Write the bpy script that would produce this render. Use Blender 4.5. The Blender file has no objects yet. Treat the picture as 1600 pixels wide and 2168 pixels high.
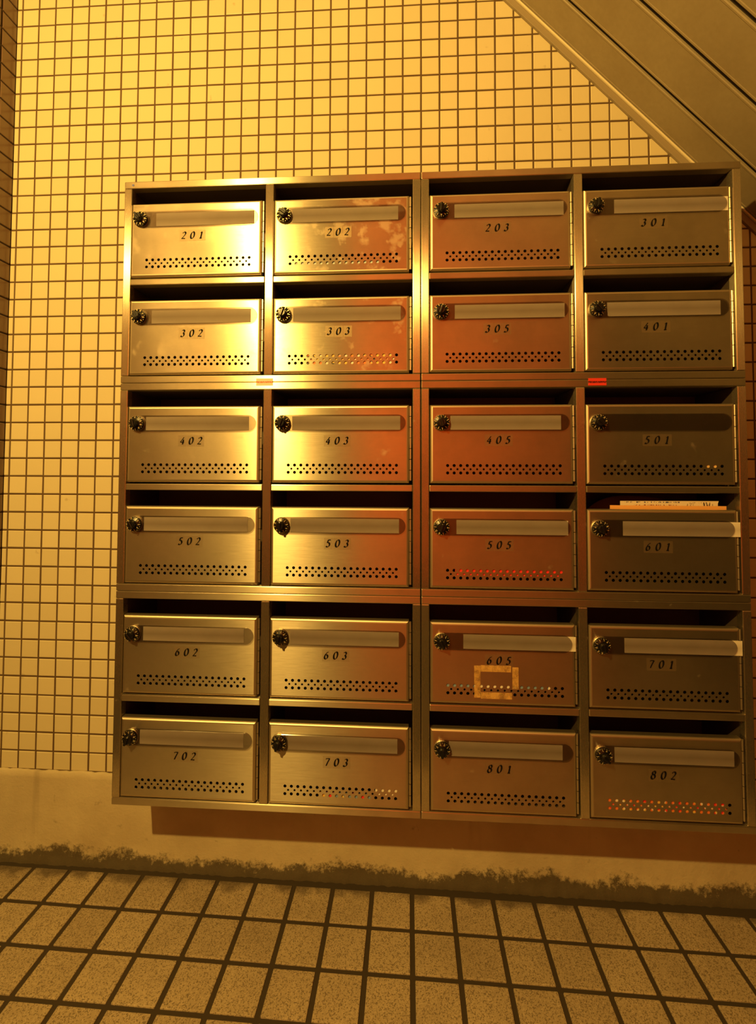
import bpy, bmesh, math, random
from mathutils import Vector, Matrix
from mathutils.geometry import delaunay_2d_cdt

random.seed(7)
SC = bpy.context.scene
COL = SC.collection
U = 0.05            # one wall tile pitch (m); all layout below is in tile pitches
ZO = 47.75          # floor level at the wall, in tile pitches

def W(x, y, z):     # layout units (x right, y out of the wall is negative, z up) -> metres
    return Vector((x * U, y * U, (z + ZO) * U))

# ------------------------------------------------------------------ camera
cam = bpy.data.cameras.new('camera')
cam.sensor_fit = 'HORIZONTAL'
cam.sensor_width = 36.0
cam.lens = 36.0 * 980.0 / 1600.0
cam.shift_y = -124.0 / 1600.0
cam.clip_start = 0.02
co = bpy.data.objects.new('camera', cam)
COL.objects.link(co)
SC.camera = co
def rot(a, b, c):
    return Matrix.Rotation(c, 3, 'Z') @ Matrix.Rotation(a, 3, 'X') @ Matrix.Rotation(b, 3, 'Y')
R = rot(0.033917, -0.002898, 0.058508)
right, fwd, up = R.col[0], R.col[1], R.col[2]
M = Matrix((right, up, -fwd)).transposed().to_4x4()
M.translation = W(22.1439, -24.6975, -26.5519)
co.matrix_world = M

# ------------------------------------------------------------------ world
wd = bpy.data.worlds.new('world')
SC.world = wd
wd.use_nodes = True
wd.node_tree.nodes['Background'].inputs[0].default_value = (1.0, 0.75, 0.5, 1)
wd.node_tree.nodes['Background'].inputs[1].default_value = 0.01

# ------------------------------------------------------------------ lamp (one bare sodium-coloured lamp on the opposite wall)
LAMP = (5.1, -34.8, -4.1)
lamp = bpy.data.lights.new('lamp', 'POINT')
lamp.energy = 196
lamp.color = (1.0, 0.605, 0.122)
lamp.shadow_soft_size = 0.022
lo = bpy.data.objects.new('lamp', lamp)
lo.location = W(*LAMP)
COL.objects.link(lo)

SC.view_settings.view_transform = 'Standard'
SC.view_settings.look = 'None'
SC.view_settings.exposure = 0.0
SC.view_settings.gamma = 1.0
SC.view_settings.use_curve_mapping = False

# ------------------------------------------------------------------ helpers
def link(o, parent=None):
    COL.objects.link(o)
    if parent is not None:
        o.parent = parent
    return o

def tag(o, label=None, cat=None, group=None, kind=None):
    if label: o['label'] = label
    if cat: o['category'] = cat
    if group: o['group'] = group
    if kind: o['kind'] = kind
    return o

def empty(name, loc):
    o = bpy.data.objects.new(name, None)
    o.empty_display_size = 0.05
    o.location = loc
    return link(o)

def mesh_bm(name, bm, mats, smooth=False):
    me = bpy.data.meshes.new(name)
    bmesh.ops.recalc_face_normals(bm, faces=bm.faces)
    bm.to_mesh(me); bm.free()
    for m in (mats if isinstance(mats, (list, tuple)) else [mats]):
        me.materials.append(m)
    if smooth:
        for p in me.polygons: p.use_smooth = True
    return me

def inst(name, me, parent=None, loc=(0, 0, 0), rot3=None):
    o = bpy.data.objects.new(name, me)
    o.location = loc
    if rot3: o.rotation_euler = rot3
    return link(o, parent)

def box(bm, x0, x1, y0, y1, z0, z1, bev=0.0, seg=2):
    """axis box in layout units (no floor offset), optional bevel"""
    r = bmesh.ops.create_cube(bm, size=1.0)
    vs = r['verts']
    for v in vs:
        v.co = Vector(((x0 + (v.co.x + .5) * (x1 - x0)) * U, (y0 + (v.co.y + .5) * (y1 - y0)) * U, (z0 + (v.co.z + .5) * (z1 - z0)) * U))
    if bev:
        es = list({e for v in vs for e in v.link_edges})
        bmesh.ops.bevel(bm, geom=es, offset=bev * U, segments=seg, profile=0.5, affect='EDGES')

def cyl_y(bm, cx, cz, rads, n=24, mi=0):
    """lathe about the y axis; rads = [(radius, y)...] from back to front, capped at the front"""
    rings = []
    for r, y in rads:
        rings.append([bm.verts.new(((cx + r * math.cos(2 * math.pi * k / n)) * U, y * U, (cz + r * math.sin(2 * math.pi * k / n)) * U)) for k in range(n)])
    for a, b in zip(rings, rings[1:]):
        for k in range(n):
            f = bm.faces.new((a[k], a[(k + 1) % n], b[(k + 1) % n], b[k])); f.material_index = mi
    f = bm.faces.new(rings[-1]); f.material_index = mi
    f = bm.faces.new(rings[0][::-1]); f.material_index = mi

def one(name, mats, fn, parent=None, loc=(0, 0, 0), smooth=False):
    bm = bmesh.new(); fn(bm)
    return inst(name, mesh_bm(name, bm, mats, smooth), parent, loc)

# ------------------------------------------------------------------ materials
def new_mat(name):
    m = bpy.data.materials.new(name); m.use_nodes = True
    nt = m.node_tree
    return m, nt, nt.nodes, nt.nodes['Principled BSDF']

def nd(nt, t, **kw):
    n = nt.nodes.new(t)
    for k, v in kw.items(): setattr(n, k, v)
    return n

def ramp(nt, src, p0, p1, c0=(0, 0, 0, 1), c1=(1, 1, 1, 1)):
    r = nd(nt, 'ShaderNodeValToRGB')
    r.color_ramp.elements[0].position = p0; r.color_ramp.elements[0].color = c0
    r.color_ramp.elements[1].position = p1; r.color_ramp.elements[1].color = c1
    nt.links.new(src, r.inputs[0])
    return r

def mixc(nt, fac, a, b, mode='MIX'):
    m = nd(nt, 'ShaderNodeMix', data_type='RGBA', blend_type=mode)
    for s, v in ((m.inputs[0], fac), (m.inputs[6], a), (m.inputs[7], b)):
        if isinstance(v, (int, float, tuple)): s.default_value = v
        else: nt.links.new(v, s)
    return m.outputs[2]

def mathn(nt, op, a, b=None, clamp=False):
    m = nd(nt, 'ShaderNodeMath', operation=op, use_clamp=clamp)
    for i, v in enumerate((a, b)):
        if v is None: continue
        if isinstance(v, (int, float)): m.inputs[i].default_value = v
        else: nt.links.new(v, m.inputs[i])
    return m.outputs[0]

def plain(name, col, rough=0.6, metal=0.0, spec=0.5):
    m, nt, N, p = new_mat(name)
    p.inputs['Base Color'].default_value = (*col, 1)
    p.inputs['Roughness'].default_value = rough
    p.inputs['Metallic'].default_value = metal
    p.inputs['Specular IOR Level'].default_value = spec
    return m

def noise(nt, vec, scale, detail=4, rough=0.55):
    n = nd(nt, 'ShaderNodeTexNoise')
    n.inputs['Scale'].default_value = scale; n.inputs['Detail'].default_value = detail; n.inputs['Roughness'].default_value = rough
    if vec is not None: nt.links.new(vec, n.inputs['Vector'])
    return n

def world_pos(nt):
    return nd(nt, 'ShaderNodeNewGeometry').outputs['Position']

def mat_tile(name, col, rough=0.22):
    m, nt, N, p = new_mat(name)
    g = nd(nt, 'ShaderNodeNewGeometry'); oi = nd(nt, 'ShaderNodeObjectInfo')
    rnd = mathn(nt, 'FRACT', mathn(nt, 'ADD', g.outputs['Random Per Island'], oi.outputs['Random']))
    v = mathn(nt, 'ADD', mathn(nt, 'MULTIPLY', rnd, 0.07), 0.95)
    n1 = noise(nt, g.outputs['Position'], 3.0, 5)
    st = ramp(nt, n1.outputs[0], 0.60, 0.80)
    c = mixc(nt, 1.0, (*col, 1), v, 'MULTIPLY')
    c = mixc(nt, mathn(nt, 'MULTIPLY', st.outputs[0], 0.18), c, (0.45, 0.34, 0.22, 1))
    n2 = noise(nt, g.outputs['Position'], 26.0, 3)
    sp = ramp(nt, n2.outputs[0], 0.70, 0.76)
    c = mixc(nt, mathn(nt, 'MULTIPLY', sp.outputs[0], 0.35), c, (0.28, 0.2, 0.12, 1))
    nt.links.new(c, p.inputs['Base Color'])
    p.inputs['Roughness'].default_value = rough
    p.inputs['Specular IOR Level'].default_value = 0.45
    b = nd(nt, 'ShaderNodeBump'); b.inputs['Strength'].default_value = 0.12; b.inputs['Distance'].default_value = 0.004
    nt.links.new(noise(nt, g.outputs['Position'], 38.0, 2).outputs[0], b.inputs['Height'])
    nt.links.new(b.outputs[0], p.inputs['Normal'])
    return m

def mat_steel(name, tangent, grain, base=(0.72, 0.63, 0.49), r0=0.28, r1=0.37, aniso=0.95, dirt=0.09):
    """brushed stainless steel; tangent = axis along which the highlight spreads, grain = noise stretch"""
    m, nt, N, p = new_mat(name)
    tc = nd(nt, 'ShaderNodeTexCoord'); oi = nd(nt, 'ShaderNodeObjectInfo')
    off = nd(nt, 'ShaderNodeVectorMath', operation='MULTIPLY_ADD')
    cb = nd(nt, 'ShaderNodeCombineXYZ')
    for i in range(3): nt.links.new(oi.outputs['Random'], cb.inputs[i])
    nt.links.new(cb.outputs[0], off.inputs[0]); off.inputs[1].default_value = (13.7, 7.1, 21.3)
    nt.links.new(tc.outputs['Object'], off.inputs[2])
    P = off.outputs[0]
    mp = nd(nt, 'ShaderNodeMapping'); mp.inputs['Scale'].default_value = grain
    nt.links.new(P, mp.inputs['Vector'])
    fine = noise(nt, mp.outputs[0], 9.0, 5, 0.7)
    cloud = noise(nt, P, 9.0, 6, 0.62)
    blot = noise(nt, P, 26.0, 4, 0.6)
    wear = nd(nt, 'ShaderNodeAttribute', attribute_type='OBJECT', attribute_name='wear')
    w = ramp(nt, mathn(nt, 'ADD', cloud.outputs[0], mathn(nt, 'MULTIPLY', wear.outputs['Fac'], 0.06)), 0.40, 0.75)
    smear = ramp(nt, mathn(nt, 'ADD', blot.outputs[0], mathn(nt, 'MULTIPLY', wear.outputs['Fac'], 0.17)), 0.70, 0.80)
    c = mixc(nt, w.outputs[0], (*base, 1), tuple(v * 0.80 for v in base) + (1,))
    c = mixc(nt, mathn(nt, 'MULTIPLY', smear.outputs[0], 0.45), c, (0.75, 0.64, 0.48, 1))
    c = mixc(nt, mathn(nt, 'MULTIPLY', fine.outputs[0], 0.22), c, tuple(v * 0.6 for v in base) + (1,))
    nt.links.new(c, p.inputs['Base Color'])
    p.inputs['Metallic'].default_value = 1.0
    rr = nd(nt, 'ShaderNodeMapRange')
    nt.links.new(mathn(nt, 'ADD', mathn(nt, 'MULTIPLY', fine.outputs[0], 0.5), mathn(nt, 'MULTIPLY', cloud.outputs[0], 0.5)), rr.inputs[0])
    rr.inputs[1].default_value = 0.3; rr.inputs[2].default_value = 0.7; rr.inputs[3].default_value = r0; rr.inputs[4].default_value = r1
    nt.links.new(rr.outputs[0], p.inputs['Roughness'])
    p.inputs['Anisotropic'].default_value = aniso
    t = nd(nt, 'ShaderNodeCombineXYZ')
    for i in range(3): t.inputs[i].default_value = tangent[i]
    gn = nd(nt, 'ShaderNodeNewGeometry')
    dt = nd(nt, 'ShaderNodeVectorMath', operation='DOT_PRODUCT'); nt.links.new(gn.outputs['Normal'], dt.inputs[0]); nt.links.new(t.outputs[0], dt.inputs[1])
    par = mathn(nt, 'GREATER_THAN', mathn(nt, 'ABSOLUTE', dt.outputs['Value']), 0.75)
    tm = nd(nt, 'ShaderNodeMix', data_type='VECTOR'); nt.links.new(par, tm.inputs[0]); nt.links.new(t.outputs[0], tm.inputs[4]); tm.inputs[5].default_value = (0, 1, 0)
    nt.links.new(tm.outputs[1], p.inputs['Tangent'])
    b = nd(nt, 'ShaderNodeBump'); b.inputs['Strength'].default_value = 0.05; b.inputs['Distance'].default_value = 0.001
    nt.links.new(cloud.outputs[0], b.inputs['Height']); nt.links.new(b.outputs[0], p.inputs['Normal'])
    # greasy film: a share of broad, dull scattering
    d = nd(nt, 'ShaderNodeBsdfPrincipled')
    nt.links.new(c, d.inputs['Base Color'])
    d.inputs['Metallic'].default_value = 0.55; d.inputs['Roughness'].default_value = 0.62
    mx = nd(nt, 'ShaderNodeMixShader')
    f = mathn(nt, 'ADD', mathn(nt, 'MULTIPLY', smear.outputs[0], 0.25), dirt, True)
    nt.links.new(f, mx.inputs[0]); nt.links.new(p.outputs[0], mx.inputs[1]); nt.links.new(d.outputs[0], mx.inputs[2])
    nt.links.new(mx.outputs[0], N['Material Output'].inputs[0])
    return m

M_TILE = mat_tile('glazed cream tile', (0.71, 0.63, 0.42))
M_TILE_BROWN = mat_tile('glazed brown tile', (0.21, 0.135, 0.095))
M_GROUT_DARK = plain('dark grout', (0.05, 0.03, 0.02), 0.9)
M_GROUT = plain('brown grout', (0.11, 0.065, 0.03), 0.9)
M_DOOR = mat_steel('brushed steel door', (0, 0, 1), (3, 3, 60))
M_BARH = mat_steel('brushed steel rail', (0, 0, 1), (3, 40, 60), r0=0.28, r1=0.36)
M_BARV = mat_steel('brushed steel post', (1, 0, 0), (60, 40, 3), r0=0.22, r1=0.31)
M_EDGE = plain('burnished steel edge', (0.70, 0.60, 0.45), 0.45, 1.0)
M_INNER_SHADE = plain('dull shade-darkened inner sheet', (0.11, 0.08, 0.06), 0.55, 0.4)  # dull steel, darkened further to paint in the shade inside the boxes
M_BLACK = plain('black dial plastic', (0.008, 0.007, 0.006), 0.28)
M_GOLD = plain('gilt numerals', (0.85, 0.72, 0.45), 0.35, 0.3)
M_CHROME = plain('dial bezel', (0.40, 0.34, 0.26), 0.42, 1.0)
M_INK = plain('black ink', (0.008, 0.007, 0.006), 0.8, 0.0, 0.1)
def mat_card():
    m, nt, N, p = new_mat('card')
    tc = nd(nt, 'ShaderNodeTexCoord'); sx = nd(nt, 'ShaderNodeSeparateXYZ'); nt.links.new(tc.outputs['Generated'], sx.inputs[0])
    e = mathn(nt, 'ABSOLUTE', mathn(nt, 'SUBTRACT', sx.outputs[2], .5))
    r = ramp(nt, mathn(nt, 'ADD', e, mathn(nt, 'MULTIPLY', noise(nt, tc.outputs['Object'], 40, 3).outputs[0], .25)), .1, .55, (0.62, 0.57, 0.50, 1), (0.84, 0.80, 0.72, 1))
    nt.links.new(r.outputs[0], p.inputs['Base Color']); p.inputs['Roughness'].default_value = .85
    return m
M_CARD = mat_card()
M_HINGE = plain('hinge steel', (0.66, 0.58, 0.46), 0.35, 0.9)

def mat_cover():
    m, nt, N, p = new_mat('smoky clear acrylic')
    t = nd(nt, 'ShaderNodeBsdfTransparent'); t.inputs[0].default_value = (0.75, 0.73, 0.73, 1)
    g = nd(nt, 'ShaderNodeBsdfGlossy'); g.inputs[0].default_value = (0.8, 0.8, 0.8, 1); g.inputs['Roughness'].default_value = 0.12
    fr = nd(nt, 'ShaderNodeFresnel'); fr.inputs[0].default_value = 1.40
    mx = nd(nt, 'ShaderNodeMixShader')
    bf = nd(nt, 'ShaderNodeNewGeometry').outputs['Backfacing']
    nt.links.new(mathn(nt, 'MULTIPLY', fr.outputs[0], mathn(nt, 'SUBTRACT', 1.0, bf)), mx.inputs[0]); nt.links.new(t.outputs[0], mx.inputs[1]); nt.links.new(g.outputs[0], mx.inputs[2])
    nt.links.new(mx.outputs[0], N['Material Output'].inputs[0])
    return m
M_COVER = mat_cover()

def mat_plate(name, col, alpha):
    m, nt, N, p = new_mat(name)
    p.inputs['Base Color'].default_value = (*col, 1); p.inputs['Roughness'].default_value = 0.45
    p.inputs['Alpha'].default_value = alpha
    return m
M_PLATE = mat_plate('yellowed number film', (0.70, 0.56, 0.36), 0.24)
M_PLATE_CLEAR = mat_plate('clear number film', (0.34, 0.24, 0.14), 0.08)

def mat_tape():
    m, nt, N, p = new_mat('old tape residue')
    tc = nd(nt, 'ShaderNodeTexCoord')
    n = noise(nt, tc.outputs['Object'], 60, 5, 0.7)
    p.inputs['Base Color'].default_value = (0.82, 0.50, 0.16, 1); p.inputs['Roughness'].default_value = 0.7
    r = ramp(nt, n.outputs[0], 0.38, 0.60)
    a = mathn(nt, 'ADD', mathn(nt, 'MULTIPLY', r.outputs[0], 0.72), 0.12)
    nt.links.new(a, p.inputs['Alpha'])
    return m
M_TAPE = mat_tape()

def mat_floor():
    m, nt, N, p = new_mat('speckled floor tile')
    g = nd(nt, 'ShaderNodeNewGeometry'); oi = nd(nt, 'ShaderNodeObjectInfo')
    P = g.outputs['Position']
    base = mixc(nt, oi.outputs['Random'], (0.40, 0.315, 0.215, 1), (0.48, 0.385, 0.265, 1))
    v = nd(nt, 'ShaderNodeTexVoronoi'); v.inputs['Scale'].default_value = 540; nt.links.new(P, v.inputs['Vector'])
    vr = nd(nt, 'ShaderNodeSeparateColor'); nt.links.new(v.outputs['Color'], vr.inputs[0])
    dark = ramp(nt, vr.outputs[0], 0.24, 0.30, (1, 1, 1, 1), (0, 0, 0, 1))
    light = ramp(nt, vr.outputs[1], 0.74, 0.80)
    c = mixc(nt, mathn(nt, 'MULTIPLY', dark.outputs[0], 0.66), base, (0.10, 0.07, 0.045, 1))
    c = mixc(nt, mathn(nt, 'MULTIPLY', light.outputs[0], 0.5), c, (0.62, 0.50, 0.36, 1))
    big = ramp(nt, noise(nt, P, 7, 5).outputs[0], 0.42, 0.72)
    c = mixc(nt, mathn(nt, 'MULTIPLY', big.outputs[0], 0.30), c, (0.20, 0.15, 0.10, 1))
    # ragged darkening of the strip along the wall
    sx = nd(nt, 'ShaderNodeSeparateXYZ'); nt.links.new(P, sx.inputs[0])
    near = nd(nt, 'ShaderNodeMapRange'); nt.links.new(sx.outputs[1], near.inputs[0])
    near.inputs[1].default_value = -0.09; near.inputs[2].default_value = -0.02; near.inputs[3].default_value = -0.30; near.inputs[4].default_value = 0.35
    gr = ramp(nt, mathn(nt, 'ADD', noise(nt, P, 16, 4).outputs[0], near.outputs[0]), 0.52, 0.78)
    c = mixc(nt, mathn(nt, 'MULTIPLY', gr.outputs[0], 0.75), c, (0.085, 0.06, 0.04, 1))
    nt.links.new(c, p.inputs['Base Color']); p.inputs['Roughness'].default_value = 0.7
    b = nd(nt, 'ShaderNodeBump'); b.inputs['Strength'].default_value = 0.25; b.inputs['Distance'].default_value = 0.001
    nt.links.new(vr.outputs[2], b.inputs['Height']); nt.links.new(b.outputs[0], p.inputs['Normal'])
    return m
M_FLOOR = mat_floor()
M_JOINT = plain('dark floor joint', (0.050, 0.036, 0.024), 0.95)

def mat_plinth():
    m, nt, N, p = new_mat('painted mortar skirting')
    P = world_pos(nt)
    c = mixc(nt, ramp(nt, noise(nt, P, 6, 6, .6).outputs[0], 0.40, 0.72).outputs[0], (0.62, 0.53, 0.36, 1), (0.50, 0.41, 0.27, 1))
    pit = ramp(nt, noise(nt, P, 34, 4, .6).outputs[0], 0.66, 0.74)
    c = mixc(nt, mathn(nt, 'MULTIPLY', pit.outputs[0], 0.45), c, (0.22, 0.16, 0.10, 1))
    # vertical weather streaks
    mp = nd(nt, 'ShaderNodeMapping'); mp.inputs['Scale'].default_value = (9, 9, 0.7); nt.links.new(P, mp.inputs['Vector'])
    st = ramp(nt, noise(nt, mp.outputs[0], 1.6, 4, .6).outputs[0], 0.62, 0.76)
    c = mixc(nt, mathn(nt, 'MULTIPLY', st.outputs[0], 0.35), c, (0.26, 0.19, 0.12, 1))
    # rising black mould with a ragged edge
    sx = nd(nt, 'ShaderNodeSeparateXYZ'); nt.links.new(P, sx.inputs[0])
    h = nd(nt, 'ShaderNodeMapRange'); nt.links.new(sx.outputs[2], h.inputs[0])
    h.inputs[1].default_value = 0.0; h.inputs[2].default_value = 0.075; h.inputs[3].default_value = 0.20; h.inputs[4].default_value = -0.36
    big = noise(nt, P, 9, 3); fine = noise(nt, P, 70, 8, .8)
    s = mathn(nt, 'ADD', h.outputs[0], mathn(nt, 'ADD', mathn(nt, 'MULTIPLY', big.outputs[0], 0.62), mathn(nt, 'MULTIPLY', fine.outputs[0], 0.75)))
    mo = ramp(nt, s, 0.60, 0.74)
    c = mixc(nt, mathn(nt, 'MULTIPLY', mo.outputs[0], 0.88), c, (0.050, 0.035, 0.020, 1))
    nt.links.new(c, p.inputs['Base Color']); p.inputs['Roughness'].default_value = 0.85
    b = nd(nt, 'ShaderNodeBump'); b.inputs['Strength'].default_value = 0.5; b.inputs['Distance'].default_value = 0.004
    nt.links.new(fine.outputs[0], b.inputs['Height']); nt.links.new(b.outputs[0], p.inputs['Normal'])
    return m
M_PLINTH = mat_plinth()

def mat_soffit():
    m, nt, N, p = new_mat('painted metal spandrel')
    P = world_pos(nt)
    c = mixc(nt, ramp(nt, noise(nt, P, 5, 6).outputs[0], 0.40, 0.75).outputs[0], (0.35, 0.29, 0.20, 1), (0.28, 0.22, 0.14, 1))
    c = mixc(nt, mathn(nt, 'MULTIPLY', ramp(nt, noise(nt, P, 90, 2).outputs[0], 0.3, 0.7).outputs[0], 0.18), c, (0.2, 0.16, 0.1, 1))
    nt.links.new(c, p.inputs['Base Color']); p.inputs['Roughness'].default_value = 0.5
    return m
M_SOFFIT = mat_soffit()
M_TRIM = plain('painted soffit trim', (0.32, 0.26, 0.18), 0.5)
M_TRIMEDGE = plain('pale painted bead', (0.80, 0.72, 0.54), 0.4)
M_DARK = plain('unlit backing', (0.03, 0.022, 0.016), 0.9)

def mat_brick():
    m, nt, N, p = new_mat('red brown tile wall')
    P = world_pos(nt)
    mp = nd(nt, 'ShaderNodeMapping'); mp.inputs['Rotation'].default_value = (math.pi / 2, 0, 0); nt.links.new(P, mp.inputs['Vector'])
    b = nd(nt, 'ShaderNodeTexBrick'); nt.links.new(mp.outputs[0], b.inputs['Vector'])
    b.inputs['Color1'].default_value = (0.86, 0.13, 0.03, 1); b.inputs['Color2'].default_value = (0.80, 0.11, 0.028, 1)
    b.inputs['Mortar'].default_value = (0.12, 0.07, 0.05, 1); b.inputs['Scale'].default_value = 5.0; b.inputs['Mortar Size'].default_value = 0.012
    nt.links.new(b.outputs[0], p.inputs['Base Color']); p.inputs['Roughness'].default_value = 0.45
    return m
M_BRICK = mat_brick()

# ------------------------------------------------------------------ soffit line on the back wall
SA, SB = (27.43, -1.01), (36.58, -10.54)          # edge of the tiling under the stair
SLOPE = (SB[1] - SA[1]) / (SB[0] - SA[0])
def soffit_z(x): return SA[1] + (x - SA[0]) * SLOPE

# ------------------------------------------------------------------ setting: walls and floor bases
JT = 0.09           # joint width
GD = 0.045          # joint depth
X0, X1 = -0.287, 84.0
wall_back = tag(one('wall_back', M_GROUT, lambda b: box(b, X0 - 2, X1, GD, 3, -50, 14)), kind='structure')
wall_left = tag(one('wall_left', M_GROUT_DARK, lambda b: box(b, X0 - 3, X0 - GD, -62, GD - .001, -50, 14)), kind='structure')
for o in (wall_back, wall_left):
    for v in o.data.vertices: v.co.z += ZO * U
def setbox(name, mat, a):
    return tag(one(name, mat, lambda b: box(b, *a), loc=(0, 0, ZO * U)), kind='structure')
setbox('wall_front', M_DARK, (X0 - 3, 13.0, -63, -61, -50, 14))
setbox('wall_front', M_BRICK, (13.0, 52.0, -63, -61, -50, 14))
setbox('wall_front', M_DARK, (52.0, X1, -63, -61, -50, 14))
setbox('wall_right', M_DARK, (X1, X1 + 2, -63, 3, -50, 14))
setbox('ceiling', M_DARK, (X0 - 3, X1 + 2, -63, 3, 14, 16))

def tile_mesh(w, h, d=GD + 0.03, bev=0.035, poly=None, mat=None):
    """one glazed tile: centred on its face, face in y=0, normal -y"""
    bm = bmesh.new()
    if poly is None:
        poly = [(-w / 2, -h / 2), (w / 2, -h / 2), (w / 2, h / 2), (-w / 2, h / 2)]
    n = len(poly)
    cx = sum(p[0] for p in poly) / n; cz = sum(p[1] for p in poly) / n
    def ins(p, k):
        dx, dz = p[0] - cx, p[1] - cz
        L = math.hypot(dx, dz)
        s = max(0.2, 1 - k * 1.3 / max(L, 1e-6))
        return (cx + dx * s, cz + dz * s)
    A = [bm.verts.new((p[0] * U, bev * .55 * U, p[1] * U)) for p in poly]
    Bk = [bm.verts.new((p[0] * U, d * U, p[1] * U)) for p in poly]
    F = [bm.verts.new((ins(p, bev)[0] * U, 0, ins(p, bev)[1] * U)) for p in poly]
    bm.faces.new(F)
    for k in range(n):
        j = (k + 1) % n
        bm.faces.new((A[k], A[j], F[j], F[k])); bm.faces.new((Bk[k], Bk[j], A[j], A[k]))
    return mesh_bm('tile', bm, mat or M_TILE)

def clip_poly(poly, fn):
    out = []
    for k in range(len(poly)):
        a, b = poly[k], poly[(k + 1) % len(poly)]
        fa, fb = fn(a), fn(b)
        if fa <= 0: out.append(a)
        if (fa < 0 < fb) or (fb < 0 < fa):
            t = fa / (fa - fb); out.append((a[0] + (b[0] - a[0]) * t, a[1] + (b[1] - a[1]) * t))
    return out

# camera projection, only used to choose which 300 tiles show largest
Rt = R.transposed(); CC = Vector((22.1439, -24.6975, -26.5519))
def pix(x, y, z):
    d = Rt @ (Vector((x, y, z)) - CC)
    return 800 + 980 * d.x / d.y, 960 - 980 * d.z / d.y

CABX0, CABX1, CABZ0, CABZ1 = 8.40, 37.38, -42.33, -12.50
full_me = tile_mesh(1 - JT, 1 - JT)
thin_w = -X0 - JT / 2
thin_me = tile_mesh(thin_w, 1 - JT)
cand = []
for j in range(-8, 43):
    for i in range(-1, 50):
        zt, zb = -j + 0.0 - JT / 2, -j - 1 + JT / 2
        xl, xr = i + JT / 2, i + 1 - JT / 2
        if i == -1: xl = X0 + 0.004
        if xl > CABX0 + 1.2 and xr < CABX1 - 1.5 and zt < CABZ1 - 1.0 and zb > CABZ0 + 1: continue   # fully behind the cabinets
        poly = [(xl, zb), (xr, zb), (xr, zt), (xl, zt)]
        if soffit_z(xr) < zt:
            poly = clip_poly(poly, lambda p: p[1] - soffit_z(p[0]))
            if len(poly) < 3: continue
        xs, ys = zip(*[pix(p[0], 0, p[1]) for p in poly])
        cx, cy = sum(xs) / len(xs), sum(ys) / len(ys)
        ar = abs(sum(xs[k] * ys[(k + 1) % len(xs)] - xs[(k + 1) % len(xs)] * ys[k] for k in range(len(xs)))) / 2
        ins_ = 0 < cx < 1600 and 0 < cy < 2168
        hid = 262 < cx < 1575 and cy > 385
        if hid or not ins_: ar = 0
        cand.append((ar, i, j, poly))
cand.sort(key=lambda c: -c[0])
rest = bmesh.new()
for k, (ar, i, j, poly) in enumerate(cand):
    cx = sum(p[0] for p in poly) / len(poly); cz = sum(p[1] for p in poly) / len(poly)
    std = len(poly) == 4 and abs((poly[1][0] - poly[0][0]) - (1 - JT)) < 1e-6 and abs((poly[2][1] - poly[1][1]) - (1 - JT)) < 1e-6
    me = full_me if std else (thin_me if (i == -1) else tile_mesh(0, 0, poly=[(p[0] - cx, p[1] - cz) for p in poly]))
    jx, jz, jr = random.uniform(-.006, .006), random.uniform(-.006, .006), random.uniform(-.006, .006)
    ty = random.uniform(-.006, .006)
    if k < 300 and ar > 0:
        inst('tile', me, wall_back, W(cx + jx, ty, cz + jz), (random.uniform(-.004, .004), jr, random.uniform(-.004, .004)))
    else:
        b2 = bmesh.new(); b2.from_mesh(me)
        bmesh.ops.transform(b2, matrix=Matrix.Translation(W(cx + jx, ty, cz + jz)) @ Matrix.Rotation(jr, 4, 'Y'), verts=b2.verts)
        tmp = bpy.data.meshes.new('t'); b2.to_mesh(tmp); b2.free()
        rest.from_mesh(tmp); bpy.data.meshes.remove(tmp)
tag(inst('tile_field', mesh_bm('tile_field', rest, M_TILE), wall_back), kind='stuff')

# left return wall: tiles facing +x
RZ = Matrix.Rotation(math.pi / 2, 4, 'Z')
left_w = 0.983 - JT / 2 - 0.01
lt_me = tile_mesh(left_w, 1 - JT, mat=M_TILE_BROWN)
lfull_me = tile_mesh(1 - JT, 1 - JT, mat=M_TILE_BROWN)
rest = bmesh.new()
for j in range(-8, 43):
    for i in range(0, 30):
        yc = -(0.02 + left_w / 2) if i == 0 else -(0.983 + (i - 1) + 0.5 + 0.04)
        me = lt_me if i == 0 else lfull_me
        jr = random.uniform(-.006, .006)
        if i < 2 and -1 <= j <= 36:
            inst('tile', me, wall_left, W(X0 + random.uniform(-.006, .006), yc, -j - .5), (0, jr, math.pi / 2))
        else:
            b2 = bmesh.new(); b2.from_mesh(me)
            bmesh.ops.transform(b2, matrix=Matrix.Translation(W(X0, yc, -j - .5)) @ RZ, verts=b2.verts)
            tmp = bpy.data.meshes.new('t'); b2.to_mesh(tmp); b2.free()
            rest.from_mesh(tmp); bpy.data.meshes.remove(tmp)
tag(inst('tile_field', mesh_bm('tile_field', rest, M_TILE_BROWN), wall_left), kind='stuff')

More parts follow.
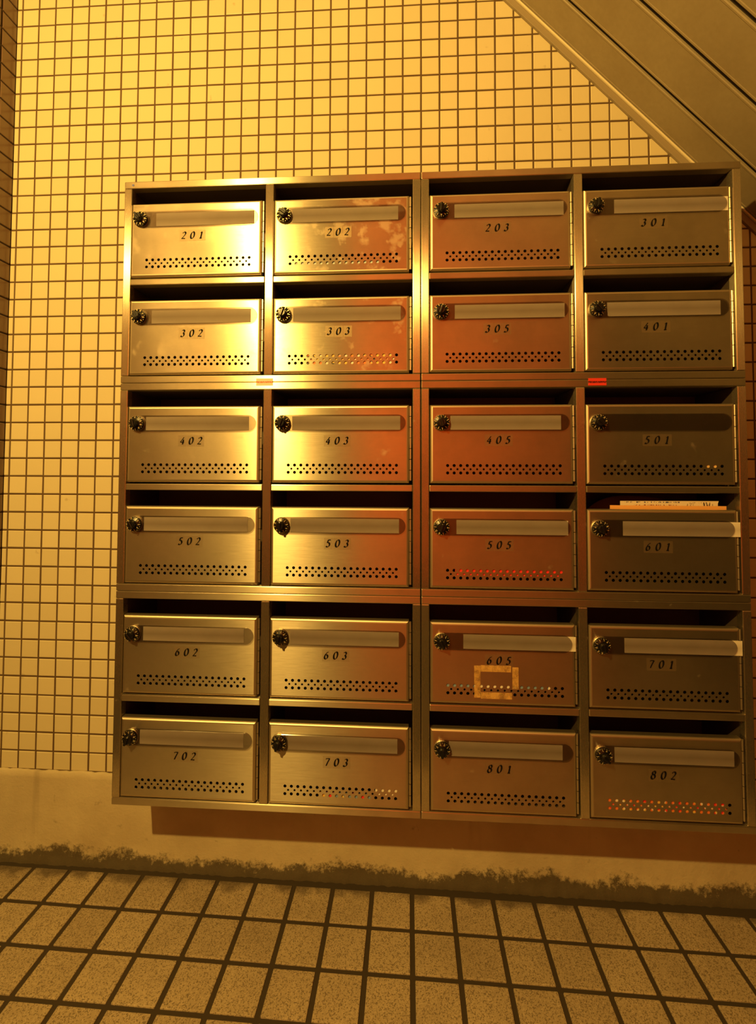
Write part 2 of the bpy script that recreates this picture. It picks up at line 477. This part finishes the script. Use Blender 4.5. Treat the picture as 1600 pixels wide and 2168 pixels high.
# plinth (mortar skirting) with an uneven top lip and a crumbled foot
def plinth(bm):
    nx = 220
    prof = [(-0.02, 0.0), (-0.09, -0.05), (-0.10, -0.35), (-0.10, -2.2), (-0.11, -3.6), (-0.12, -4.3), (-0.15, -4.55), (-0.21, -4.74), (-0.24, -5.1)]
    prev = None
    for k in range(nx + 1):
        x = X0 + 0.02 + (44 - X0) * k / nx
        wob = 0.018 * math.sin(x * 1.7) + 0.012 * math.sin(x * 4.3 + 1)
        row = []
        for q, (y, z) in enumerate(prof):
            rag = random.uniform(-.03, .03) * (1 if q in (0, 1) else (1.6 if q > 4 else .1))
            row.append(bm.verts.new((x * U, (y + (rag if q > 4 else 0)) * U, (-43.0 + z + wob * (q < 3) + (rag if q < 2 else 0) + ZO) * U)))
        bk = bm.verts.new((x * U, 0.08 * U, row[0].co.z)); row.insert(0, bk)
        if prev:
            for a in range(len(row) - 1):
                bm.faces.new((prev[a], row[a], row[a + 1], prev[a + 1]))
        prev = row
tag(one('baseboard_back', M_PLINTH, plinth, smooth=True), kind='structure')

# floor, measured slightly tilted (drains towards the wall)
FR = rot(-0.026897, 0.007029, -0.007267)
FM = FR.to_4x4(); FM.translation = W(4.5009, -2.4064, -47.6985)
floor = one('floor', M_JOINT, lambda b: box(b, -12, 64, -62, 4.0, -2.0, -0.06))
floor.matrix_world = FM
tag(floor, kind='structure')
FJ = 0.21
def ftile(w, h):
    bm = bmesh.new()
    box(bm, -w / 2, w / 2, -h / 2, h / 2, -0.10, 0.0)
    top = [e for e in bm.edges if all(v.co.z > -1e-6 for v in e.verts)]
    vert = [e for e in bm.edges if abs(e.verts[0].co.z - e.verts[1].co.z) > 1e-4]
    bmesh.ops.bevel(bm, geom=top + vert, offset=0.035 * U, segments=2, affect='EDGES', profile=.5)
    return mesh_bm('floor_tile', bm, M_FLOOR)
PY = 2.0108
ft = ftile(2 - FJ, PY - FJ)
for j in range(0, 7):
    for i in range(-3, 20):
        x = 2 * i + 1; y = -PY * (j - 1) - PY / 2 + 0.0
        inst('floor_tile', ft, floor, Vector((x * U, y * U, random.uniform(-.012, .008) * U)), (random.uniform(-.003, .003), random.uniform(-.003, .003), random.uniform(-.004, .004)))

# stair soffit: sloping metal spandrel boards, trim along the wall
tdir = Vector((SB[0] - SA[0], 0, SB[1] - SA[1])).normalized()
ndir = Vector((tdir.z, 0, -tdir.x))             # down and left, out of the soffit
ndir = ndir if ndir.z < 0 else -ndir
P0 = Vector((27.96, 0, -1.04))
SM = Matrix((tdir, Vector((0, 1, 0)), -ndir)).transposed().to_4x4()   # local x down the slope, y into wall, z = up into stair
SM.translation = W(*P0)
soff = one('ceiling_stair_soffit', M_DARK, lambda b: box(b, -16, 58, -22, 0.02, 0.12, 3.0))
soff.name = 'ceiling'
soff.matrix_world = SM
tag(soff, kind='structure')
def panel_me(w):
    bm = bmesh.new()
    # shallow tray section with turned-up lips
    sec = [(-w / 2, 0.16), (-w / 2, 0.035), (-w / 2 + .035, 0.0), (-w / 2 + .10, 0.0), (-w / 2 + .13, .02), (w / 2 - .13, .02), (w / 2 - .10, 0.0), (w / 2 - .035, 0.0), (w / 2, .035), (w / 2, .16)]
    a = [bm.verts.new((-15.8 * U, y * U, z * U)) for y, z in sec]
    b = [bm.verts.new((57 * U, y * U, z * U)) for y, z in sec]
    for k in range(len(sec)):
        bm.faces.new((a[k], a[(k + 1) % len(sec)], b[(k + 1) % len(sec)], b[k]))
    bm.faces.new(a); bm.faces.new(b[::-1])
    return mesh_bm('panel', bm, M_SOFFIT)
edges = [-0.18, -2.02, -4.22, -6.42, -8.62, -10.82, -13.02, -15.22, -17.42, -19.62]
for a, b in zip(edges, edges[1:]):
    w = (a - b) - 0.19
    inst('panel', panel_me(w), soff, Vector((0, (a + b) / 2 * U, 0)))
def trim(bm):
    box(bm, -16, 58, -0.13, 0.06, -0.36, 0.02, 0.02)
tr = one('trim_1', M_TRIM, trim); tr.matrix_world = SM; tag(tr, kind='structure')
def bead(bm):
    box(bm, -16, 58, -0.26, -0.12, -0.055, 0.08, 0.04)
be = one('bead', M_TRIMEDGE, bead, tr, (0, 0, 0))

# ------------------------------------------------------------------ calligraphic numerals
def arc(cx, cy, rx, ry, a0, a1, n=14):
    return [(cx + rx * math.cos(math.radians(a0 + (a1 - a0) * k / n)), cy + ry * math.sin(math.radians(a0 + (a1 - a0) * k / n))) for k in range(n + 1)]
GL = {
 '0': [arc(.30, .5, .25, .49, 90, 450, 22)],
 '1': [[(.13, .80), (.33, .98)], [(.33, .98), (.33, .02)], [(.16, .02), (.50, .02)], ],
 '2': [arc(.28, .76, .21, .23, 170, -20, 12) + [(.40, .52), (.22, .24), (.04, .03)], [(.04, .03), (.30, .05), (.56, .03)]],
 '3': [arc(.25, .77, .19, .21, 150, -80, 10) + [(.24, .55)], arc(.25, .28, .23, .27, 85, -150, 12)],
 '4': [[(.42, 1.0), (.22, .62), (.03, .30)], [(.03, .30), (.58, .30)], [(.42, .66), (.42, -.02)]],
 '5': [[(.20, .97), (.52, .97)], [(.20, .97), (.13, .56)], arc(.25, .30, .24, .29, 115, -140, 14)],
 '6': [[(.50, .97), (.34, .90), (.18, .68), (.08, .40)] + arc(.29, .28, .21, .28, 165, 500, 18)],
 '7': [[(.06, .86), (.08, .97), (.54, .97)], [(.54, .97), (.38, .55), (.24, 0)]],
 '8': [arc(.30, .76, .18, .22, 90, 450, 18), arc(.29, .27, .23, .28, 90, 450, 18)],
 '9': [arc(.30, .70, .22, .28, 0, 360, 18), [(.52, .70), (.44, .32), (.20, .02)]],
}
def glyph(bm, ch, ox, oz, h, y, nib=0.15, ang=32, shear=0.22, thin=0.05, mi=0, rotm=None):
    nx, nz = math.cos(math.radians(ang)) * nib / 2, math.sin(math.radians(ang)) * nib / 2
    def P(px, pz):
        px, pz = (px - .3) * h + shear * (pz - .5) * h, (pz - .5) * h
        if rotm: px, pz = px * rotm[0] - pz * rotm[1], px * rotm[1] + pz * rotm[0]
        return bm.verts.new(((ox + px) * U, y * U, (oz + pz) * U))
    for st in GL[ch]:
        L = []
        for k, (px, pz) in enumerate(st):
            a = st[max(0, k - 1)]; b = st[min(len(st) - 1, k + 1)]
            tx, tz = b[0] - a[0], b[1] - a[1]; l = math.hypot(tx, tz) or 1
            qx, qz = -tz / l, tx / l
            s = qx * nx + qz * nz
            wd_ = max(abs(s), thin / 2)
            L.append((P(px + qx * wd_, pz + qz * wd_), P(px - qx * wd_, pz - qz * wd_)))
        for (a, b), (c, d) in zip(L, L[1:]):
            f = bm.faces.new((a, b, d, c)); f.material_index = mi

# ------------------------------------------------------------------ mailbox cabinets
YF = -3.20                       # front of the frame
MW, MH = 14.46, 9.93             # module size
DW, DH = 6.46, 3.64              # door size
DY = -3.225                      # door face
def door_mesh():
    """pressed steel door: pierced front, rounded rim, returned edges"""
    rim = 0.12
    x0, x1, z0, z1 = rim, DW - rim, -DH + rim, -rim
    pts, edges, holes = [], [], []
    def loop(ps):
        s = len(pts); pts.extend(Vector(p) for p in ps)
        edges.extend((s + k, s + (k + 1) % len(ps)) for k in range(len(ps)))
        return list(range(s, s + len(ps)))
    outer = loop([(x0, z0), (x1, z0), (x1, z1), (x0, z1)])
    hol = []
    px0, pitch = 0.80, 0.2985
    for row, (z, n, r, off) in enumerate(((-2.815, 18, .072, 0), (-2.985, 17, .050, .5), (-3.155, 18, .072, 0))):
        for k in range(n):
            cx = px0 + (k + off) * pitch; nn = 12 if r > .06 else 10
            hol.append((cx, z, r))
            loop([(cx + r * math.cos(2 * math.pi * q / nn), z + r * math.sin(2 * math.pi * q / nn)) for q in range(nn)])
    vs, es, fs, _, _, _ = delaunay_2d_cdt(pts, edges, [], 0, 1e-7)
    bm = bmesh.new()
    bv = [bm.verts.new((v.x * U, DY * U, v.y * U)) for v in vs]
    bb = [bm.verts.new((v.x * U, (DY + 0.02) * U, v.y * U)) for v in vs]
    cnt = {}
    for f in fs:
        cx = sum(vs[i].x for i in f) / len(f); cz = sum(vs[i].y for i in f) / len(f)
        if any((cx - h[0]) ** 2 + (cz - h[1]) ** 2 < (h[2] * .93) ** 2 for h in hol): continue
        bm.faces.new([bv[i] for i in f]); bm.faces.new([bb[i] for i in f][::-1])
        for a, b in zip(f, list(f[1:]) + [f[0]]): cnt[frozenset((a, b))] = cnt.get(frozenset((a, b)), 0) + 1
    def outer_e(e):
        a, b = [vs[i] for i in e]
        return all(abs(p.x - x0) < 1e-5 or abs(p.x - x1) < 1e-5 or abs(p.y - z0) < 1e-5 or abs(p.y - z1) < 1e-5 for p in (a, b))
    for e, c in cnt.items():
        if c == 1 and not outer_e(e):
            a, b = tuple(e); bm.faces.new((bv[a], bv[b], bb[b], bb[a]))
    # rounded rim and returned sides
    seg = 4
    rings = []
    for k in range(seg + 1):
        t = math.pi / 2 * k / seg
        o = rim * math.sin(t); yy = DY + rim * (1 - math.cos(t))
        rings.append([bm.verts.new((x * U, yy * U, z * U)) for x, z in ((x0 - o, z0 - o), (x1 + o, z0 - o), (x1 + o, z1 + o), (x0 - o, z1 + o))])
    rings.append([bm.verts.new((x * U, (DY + .34) * U, z * U)) for x, z in ((0, -DH), (DW, -DH), (DW, 0), (0, 0))])
    rings.append([bm.verts.new((x * U, (DY + .34) * U, z * U)) for x, z in ((.05, -DH + .05), (DW - .05, -DH + .05), (DW - .05, -.05), (.05, -.05))])
    rings.append([bm.verts.new((x * U, (DY + .03) * U, z * U)) for x, z in ((.05, -DH + .05), (DW - .05, -DH + .05), (DW - .05, -.05), (.05, -.05))])
    for a, b in zip(rings, rings[1:]):
        for k in range(4):
            q = bm.faces.new((a[k], a[(k + 1) % 4], b[(k + 1) % 4], b[k])); q.material_index = 1
    bmesh.ops.remove_doubles(bm, verts=bm.verts, dist=1e-7)
    me = mesh_bm('door', bm, [M_DOOR, M_EDGE])
    return me
ME_DOOR = door_mesh()

def me_of(name, mats, fn, smooth=False):
    bm = bmesh.new(); fn(bm); return mesh_bm(name, bm, mats, smooth)

LX, LZ = 0.52, -0.84             # dial centre in the door
def f_dial(bm):
    cyl_y(bm, LX, LZ, [(.375, DY + .01), (.375, DY - .05), (.35, DY - .07)], 28, 1)
    cyl_y(bm, LX, LZ, [(.345, DY - .06), (.345, DY - .17), (.325, DY - .195), (.20, DY - .25)], 28, 0)
ME_DIAL = me_of('dial', [M_BLACK, M_CHROME], f_dial)
def f_knob(bm):
    cyl_y(bm, LX, LZ, [(.185, DY - .22), (.175, DY - .40), (.15, DY - .43)], 20, 0)
    box(bm, LX - .055, LX + .055, DY - .50, DY - .38, LZ - .19, LZ + .19, .03)
ME_KNOB = me_of('dial_knob', [M_BLACK], f_knob)
def f_dnum(bm):
    for k in range(10):
        a = math.radians(90 - 36 * k)
        c, s = math.cos(a - math.pi / 2), math.sin(a - math.pi / 2)
        glyph(bm, str(k), LX + .268 * math.cos(a), LZ + .268 * math.sin(a), .10, DY - .233, nib=.2, thin=.16, shear=0, rotm=(c, s))
        # graduation marks on the rim
        for q in (0, .5):
            b = math.radians(90 - 36 * (k + q)); r0, r1 = .325, .343
            d = Vector((math.cos(b), math.sin(b))); n = Vector((-d.y, d.x)) * .012
            vs = [bm.verts.new(((LX + d.x * r + n.x * sg) * U, (DY - .1965) * U, (LZ + d.y * r + n.y * sg) * U)) for r, sg in ((r0, -1), (r0, 1), (r1, 1), (r1, -1))]
            bm.faces.new(vs)
ME_DNUM = me_of('dial_numeral', [M_GOLD], f_dnum)

CZ0, CZ1, CXR = -1.225, -0.455, 6.30
def f_cover(bm):
    r = (CZ1 - CZ0) / 2; zc = (CZ1 + CZ0) / 2
    out = [(LX + .1, CZ0)] + [(CXR - r + r * math.cos(math.radians(a)), zc + r * math.sin(math.radians(a))) for a in range(-90, 91, 12)] + [(LX + .1, CZ1)]
    rings = []
    for k, y in ((0, DY - .014), (0, DY - .075), (.025, DY - .095)):
        cx = 3.4
        rings.append([bm.verts.new(((p[0] - math.copysign(k, p[0] - cx)) * U, y * U, (p[1] - (k if p[1] > zc else -k)) * U)) for p in out])
    n = len(out)
    for a, b in zip(rings, rings[1:]):
        for q in range(n): bm.faces.new((a[q], a[(q + 1) % n], b[(q + 1) % n], b[q]))
    bm.faces.new(rings[-1]); bm.faces.new(rings[0][::-1])
ME_COVER = me_of('name_cover', [M_COVER], f_cover)
def f_plate(bm):
    for k in range(3):
        c = 3.12 + (k - 1) * .425
        box(bm, c - .205, c + .205, DY - .010, DY - .001, -1.93, -1.40)
ME_PLATE = me_of('number_plate', [M_PLATE], f_plate)
ME_PLATE_CLEAR = me_of('number_plate', [M_PLATE_CLEAR], f_plate)
def f_hinge(bm):
    zz = -.05
    for k in range(7):
        z1 = zz - .50 * k
        n = 10
        for sgn in (0,):
            a = [bm.verts.new(((DW + .065 + .05 * math.cos(2 * math.pi * q / n)) * U, (DY + .10 + .05 * math.sin(2 * math.pi * q / n)) * U, z1 * U)) for q in range(n)]
            b = [bm.verts.new((v.co.x, v.co.y, (z1 - .47) * U)) for v in a]
            for q in range(n): bm.faces.new((a[q], a[(q + 1) % n], b[(q + 1) % n], b[q]))
            bm.faces.new(a); bm.faces.new(b[::-1])
ME_HINGE = me_of('hinge', [M_HINGE], f_hinge)

NUMS = [[201, 202, 203, 301], [302, 303, 305, 401], [402, 403, 405, 501], [502, 503, 505, 601], [602, 603, 605, 701], [702, 703, 801, 802]]
CARDS = {201: (1.25, 6.1), 202: (.9, 5.95), 203: (1.15, 6.15), 301: (1.37, 6.38), 302: (1.11, 5.98), 303: (.97, 6.07), 305: (1.16, 6.15), 401: (1.0, 5.95),
         402: (.93, 5.95), 403: (.97, 6.05), 405: (.93, 5.93), 502: (.94, 5.97), 503: (.93, 6.0), 505: (1.21, 6.2), 601: (1.55, 6.58), 602: (1.0, 5.85),
         603: (.98, 6.0), 605: (1.5, 6.48), 701: (1.54, 6.55), 702: (.94, 5.9), 703: (.92, 5.95), 801: (.83, 5.85), 802: (1.04, 6.1)}
WEAR = {201: .9, 202: 1.0, 302: .7, 303: .7, 402: .5, 403: .5}
CW = ['leftmost', 'second', 'third', 'rightmost']; RW = ['top', 'second', 'third', 'fourth', 'fifth', 'bottom']
PLACE = [['top left', 'top right'], ['middle left', 'middle right'], ['bottom left', 'bottom right']]
DOOR_ORG = {}; DOOR_ROT = {}
for mr in range(3):
    for mc in range(2):
        mx = 8.40 + mc * 14.49; mz = -12.50 - mr * 9.945
        root = empty('mailbox_cabinet', W(mx + MW / 2, 0, mz - MH))
        ns = [NUMS[mr * 2 + a][mc * 2 + b] for a in (0, 1) for b in (0, 1)]
        tag(root, f'{PLACE[mr][mc]} one of six steel mailbox cabinets, with doors numbered {ns[0]}, {ns[1]}, {ns[2]} and {ns[3]}', 'mailbox', 'wall mounted mailbox cabinets')
        base = W(mx, 0, mz) - root.location         # module frame: x right, z down from the top-left corner
        def part(name, mat, a, bev=.035):
            if not bev: return one(name, mat, lambda b: box(b, *a), root, base)
            def f(b):
                box(b, a[0], a[1], a[2], a[2] + .40, a[4], a[5], bev)          # folded front rail
                old = set(b.faces)
                box(b, a[0] + .012, a[1] - .012, a[2] + .39, a[3], a[4] + .012, a[5] - .012)   # dull sheet behind it, box shade painted into its colour
                for q in b.faces:
                    if q not in old: q.material_index = 1
            return one(name, [mat, M_INNER_SHADE], f, root, base)
        YB = -0.06
        part('top_bar', M_BARH, (0, MW, YF, YB, -.34, 0))
        part('bottom_bar', M_BARH, (0, MW, YF, YB, -MH, -MH + .33))
        part('side_bar', M_BARV, (0, .37, YF, YB, -MH + .335, -.345))
        part('side_bar', M_BARV, (MW - .37, MW, YF, YB, -MH + .335, -.345))
        part('center_post', M_BARV, (7.03, 7.43, YF, YB, -MH + .335, -.345))
        part('shelf', M_BARH, (.375, 7.025, YF, YB - .02, -5.14, -4.84))
        part('shelf', M_BARH, (7.435, MW - .375, YF, YB - .02, -5.14, -4.84))
        part('back_panel', M_INNER_SHADE, (.376, MW - .376, -.16, YB + .03, -MH + .34, -.345), 0)
        for r in range(2):
            for c in range(2):
                num = NUMS[mr * 2 + r][mc * 2 + c]
                dx = .37 + .035 if c == 0 else 7.43 + .035
                dz = -1.12 if r == 0 else -5.90
                org = base + Vector((dx * U, 0, dz * U))
                d = inst('door', ME_DOOR, root, org)
                d.rotation_euler = (random.uniform(-.003, .003), 0, random.uniform(-.0035, .0015))
                d['wear'] = WEAR.get(num, random.uniform(0, .3))
                tag(d, f'brushed steel door numbered {num}')
                DOOR_ORG[num] = (mx + dx, mz + dz); DOOR_ROT[num] = tuple(d.rotation_euler)
                inst('dial', ME_DIAL, d)
                kb = inst('dial_knob', ME_KNOB, d)
                # turn the knob about the dial axis
                a = random.choice([-.7, -.5, -.25, .1, -.9, .35])
                c_ = Vector((LX * U, 0, LZ * U)); kb.rotation_euler = (0, a, 0)
                kb.location = c_ - Matrix.Rotation(a, 3, 'Y') @ c_
                a2 = random.uniform(-3, 3)
                dn = inst('dial_numeral', ME_DNUM, d); dn.rotation_euler = (0, a2, 0); dn.location = c_ - Matrix.Rotation(a2, 3, 'Y') @ c_
                inst('name_cover', ME_COVER, d)
                jx, jz = random.uniform(-.06, .06), random.uniform(-.03, .03)
                inst('number_plate', ME_PLATE if num in (201, 202, 302, 303) else ME_PLATE_CLEAR, d, (jx * U, 0, jz * U))
                def dig(bm):
                    for k, ch in enumerate(str(num)):
                        glyph(bm, ch, 3.12 + (k - 1) * .425, -1.655, .335, DY - .013, nib=.23, thin=.08)
                one('numeral', M_INK, dig, d, (jx * U, 0, jz * U))
                inst('hinge', ME_HINGE, d)
                if num == 605:
                    def tape(bm):
                        for a in ((1.98, 2.26, -3.32, -1.90), (2.27, 3.62, -2.16, -1.88), (3.68, 3.95, -2.9, -1.94), (2.27, 3.66, -3.36, -3.08)):
                            box(bm, a[0], a[1], DY - .012, DY - .001, a[2], a[3])
                    tag(one('tape_residue', M_TAPE, tape, d), 'rectangle of yellowed tape left on the door')
                if num in CARDS:
                    a, b = CARDS[num]
                    def card(bm): box(bm, a, b, DY - .0125, DY - .003, -1.165, -.52)
                    cd = one('name_card', M_CARD, card, None, W(mx + dx, 0, mz + dz))
                    cd.rotation_euler = d.rotation_euler
                    st = ', sticking out to the right' if num in (601, 605, 701) else ''
                    tag(cd, f'blank name card on the {CW[mc * 2 + c]} column door {num}, {RW[mr * 2 + r]} row{st}', 'card', 'blank name cards on the mailbox doors')

# stickers on the joints between cabinets
def mat_sticker(name, c1, c2):
    m, nt, N, p = new_mat(name)
    tc = nd(nt, 'ShaderNodeTexCoord'); sx = nd(nt, 'ShaderNodeSeparateXYZ'); nt.links.new(tc.outputs['Generated'], sx.inputs[0])
    z = sx.outputs[2]
    band = mathn(nt, 'MULTIPLY', mathn(nt, 'GREATER_THAN', z, .34), mathn(nt, 'LESS_THAN', z, .60))
    mp = nd(nt, 'ShaderNodeMapping'); mp.inputs['Scale'].default_value = (14, 1, 2); nt.links.new(tc.outputs['Generated'], mp.inputs['Vector'])
    tx = mathn(nt, 'GREATER_THAN', noise(nt, mp.outputs[0], 2.2, 2).outputs[0], .42)
    c = mixc(nt, mathn(nt, 'MULTIPLY', band, tx), (*c1, 1), (*c2, 1))
    nt.links.new(c, p.inputs['Base Color']); p.inputs['Roughness'].default_value = .4
    return m
st = one('sticker', mat_sticker('pale sticker', (.86, .72, .66), (.55, .16, .08)), lambda b: box(b, -.40, .40, -.012, 0, -.165, .165), None, W(15.48, YF - .004, -22.43))
tag(st, 'small pale sticker with red edging on the joint below box 302', 'sticker')
st = one('sticker', mat_sticker('red sticker', (.80, .05, .03), (.10, .01, .01)), lambda b: box(b, -.40, .40, -.012, 0, -.165, .165), None, W(30.87, YF - .004, -22.55))
tag(st, 'small red sticker with dark lettering on the joint above box 501', 'sticker')
def bdot(bm): cyl_y(bm, 0, 0, [(.055, 0), (.055, -.01)], 12)
st = one('sticker', plain('blue dot', (.10, .13, .45), .5), bdot, None, W(8.83, YF - .003, -12.68))
tag(st, 'tiny blue dot sticker on the top left corner of the mailboxes', 'sticker')

# ------------------------------------------------------------------ mail in the boxes
def mat_print(name, cols, scale=(10, 1, 6), seed=0):
    """flat print: blocks of colour"""
    m, nt, N, p = new_mat(name)
    tc = nd(nt, 'ShaderNodeTexCoord')
    mp = nd(nt, 'ShaderNodeMapping'); mp.inputs['Scale'].default_value = scale; mp.inputs['Location'].default_value = (seed, seed, seed)
    nt.links.new(tc.outputs['Generated'], mp.inputs['Vector'])
    v = nd(nt, 'ShaderNodeTexVoronoi'); v.inputs['Scale'].default_value = 1; nt.links.new(mp.outputs[0], v.inputs['Vector'])
    s = nd(nt, 'ShaderNodeSeparateColor'); nt.links.new(v.outputs['Color'], s.inputs[0])
    r = nd(nt, 'ShaderNodeValToRGB'); r.color_ramp.interpolation = 'CONSTANT'
    nt.links.new(s.outputs[0], r.inputs[0])
    e = r.color_ramp.elements
    e[0].position = 0; e[0].color = (*cols[0], 1); e[1].position = 1 / len(cols); e[1].color = (*cols[1 % len(cols)], 1)
    for k in range(2, len(cols)):
        q = e.new(k / len(cols)); q.color = (*cols[k], 1)
    nt.links.new(r.outputs[0], p.inputs['Base Color']); p.inputs['Roughness'].default_value = .5
    return m
def leaflet(num, x0, x1, z0, z1, mat, label, gap=.032):
    ox, oz = DOOR_ORG[num]
    n = 14
    def sheet(bm):
        for side in (0, 1):
            row = []
            for k in range(n + 1):
                x = x0 + (x1 - x0) * k / n
                y = DY + gap + .006 * math.sin(k / n * math.pi) + side * .03
                row.append((bm.verts.new((x * U, y * U, z0 * U)), bm.verts.new((x * U, (y + .02) * U, z1 * U))))
            if side == 0: fr = row
            for a, b in zip(row, row[1:]): bm.faces.new((a[0], b[0], b[1], a[1]))
        for k in range(n):
            bm.faces.new((fr[k][1], fr[k + 1][1], row[k + 1][1], row[k][1])); bm.faces.new((fr[k][0], fr[k + 1][0], row[k + 1][0], row[k][0]))
        for k in (0, n): bm.faces.new((fr[k][0], fr[k][1], row[k][1], row[k][0]))
    o = one('leaflet', mat, sheet, None, W(ox, 0, oz)); o.rotation_euler = DOOR_ROT[num]
    return tag(o, label, 'leaflet')
RED, WHT, ORG_, YEL, BLU, BLK = (.85, .04, .03), (.85, .80, .74), (.85, .22, .05), (.82, .56, .12), (.22, .34, .55), (.03, .025, .02)
leaflet(505, 1.15, 6.25, -3.03, -1.0, plain('red print', RED, .5), 'plain red leaflet behind the vent holes of mailbox 505')
leaflet(802, .70, 5.75, -3.55, -1.1, mat_print('orange print', [RED, ORG_, WHT, ORG_, YEL, RED, ORG_], (34, 1, 22)), 'red, orange and white printed leaflet behind the holes of mailbox 802')
leaflet(303, 1.62, 5.80, -3.55, -1.0, mat_print('yellow print', [YEL, WHT, ORG_, YEL, BLK], (14, 1, 14), 3), 'yellow printed leaflet behind the vent holes of mailbox 303')
leaflet(202, 1.0, 5.05, -3.55, -3.07, plain('pale blue print', (.48, .58, .68), .5), 'low pale blue leaflet behind the holes of mailbox 202')
leaflet(605, .70, 5.35, -2.90, -1.2, mat_print('blue and white print', [BLU, WHT, BLU, WHT], (5, 1, 1), 1), 'blue and white leaflet behind the holes of mailbox 605')
leaflet(703, 4.95, 6.05, -3.10, -1.4, plain('white print', WHT, .5), 'white leaflet behind the right hand holes of mailbox 703')
leaflet(703, 2.4, 4.75, -3.55, -3.05, mat_print('mixed print', [BLU, BLU, YEL, BLU, RED], (7, 1, 1), 5), 'low bluish leaflet behind the bottom holes of mailbox 703')
leaflet(501, 5.15, 5.75, -2.90, -1.4, plain('buff print', (.75, .52, .25), .5), 'buff leaflet behind the right hand holes of mailbox 501')
# papers standing up out of the slot of 601
ox, oz = DOOR_ORG[601]
def paper(name, pts, y, mat, label, cat, th=.03, lean=.0):
    def f(bm):
        fr = [bm.verts.new((p[0] * U, (y - lean * p[1]) * U, p[1] * U)) for p in pts]
        bk = [bm.verts.new((p[0] * U, (y - lean * p[1] + th) * U, p[1] * U)) for p in pts]
        bm.faces.new(fr); bm.faces.new(bk[::-1])
        for k in range(len(pts)):
            bm.faces.new((fr[k], fr[(k + 1) % len(pts)], bk[(k + 1) % len(pts)], bk[k]))
    return tag(one(name, mat, f, None, W(ox, 0, oz)), label, cat)
def mat_letter():
    m, nt, N, p = new_mat('printed envelope')
    tc = nd(nt, 'ShaderNodeTexCoord'); P = tc.outputs['Object']
    mp = nd(nt, 'ShaderNodeMapping'); mp.inputs['Scale'].default_value = (300, 1, 60); nt.links.new(P, mp.inputs['Vector'])
    tx = mathn(nt, 'GREATER_THAN', noise(nt, mp.outputs[0], 1.6, 1).outputs[0], .54)
    sx = nd(nt, 'ShaderNodeSeparateXYZ'); nt.links.new(P, sx.inputs[0])
    def band(a, b, xa, xb):
        q = mathn(nt, 'MULTIPLY', mathn(nt, 'GREATER_THAN', sx.outputs[2], a * U), mathn(nt, 'LESS_THAN', sx.outputs[2], b * U))
        return mathn(nt, 'MULTIPLY', q, mathn(nt, 'MULTIPLY', mathn(nt, 'GREATER_THAN', sx.outputs[0], xa * U), mathn(nt, 'LESS_THAN', sx.outputs[0], xb * U)))
    c = mixc(nt, mathn(nt, 'MULTIPLY', band(.28, .34, 1.9, 4.4), tx), (.84, .74, .58, 1), (.10, .10, .22, 1))
    c = mixc(nt, mathn(nt, 'MULTIPLY', band(.15, .205, 2.3, 4.2), tx), c, (.30, .06, .04, 1))
    c = mixc(nt, mathn(nt, 'MULTIPLY', band(.14, .32, 4.6, 5.8), mathn(nt, 'GREATER_THAN', noise(nt, mp.outputs[0], .9, 3).outputs[0], .57)), c, (.12, .08, .07, 1))
    nt.links.new(c, p.inputs['Base Color']); p.inputs['Roughness'].default_value = .6
    return m
paper('envelope', [(1.72, -2.6), (6.0, -2.6), (6.02, .26), (6.06, .38), (1.70, .36), (1.70, .1)], -2.66, mat_letter(), 'cream printed envelope standing highest in the slot of mailbox 601', 'envelope')
paper('envelope', [(1.15, -2.6), (6.2, -2.6), (6.3, .16), (1.18, .17)], -2.80, plain('orange paper', (.80, .42, .14), .6), 'orange envelope in front of the cream one in mailbox 601', 'envelope')
def mag(bm):
    n = 16; rows = []
    for k in range(n + 1):
        t = k / n
        x = .45 + 4.2 * t; z = .62 - .9 * (2 * abs(t - .5)) ** 3 * (1 if t < .5 else .5) - .12 * t; y = -1.6 - .5 * math.sin(t * 2.6)
        rows.append([bm.verts.new((x * U, yy * U, zz * U)) for yy, zz in ((y, -2.5), (y, z), (y + .12, z - .01), (y + .12, -2.5))])
    for a, b in zip(rows, rows[1:]):
        for q in range(4): bm.faces.new((a[q], b[q], b[(q + 1) % 4], a[(q + 1) % 4]))
    bm.faces.new(rows[0]); bm.faces.new(rows[-1][::-1])
tag(one('magazine', plain('glossy dark cover', (.16, .10, .06), .3), mag, None, W(ox, 0, oz), True), 'dark curled magazine behind the envelopes in mailbox 601', 'magazine')
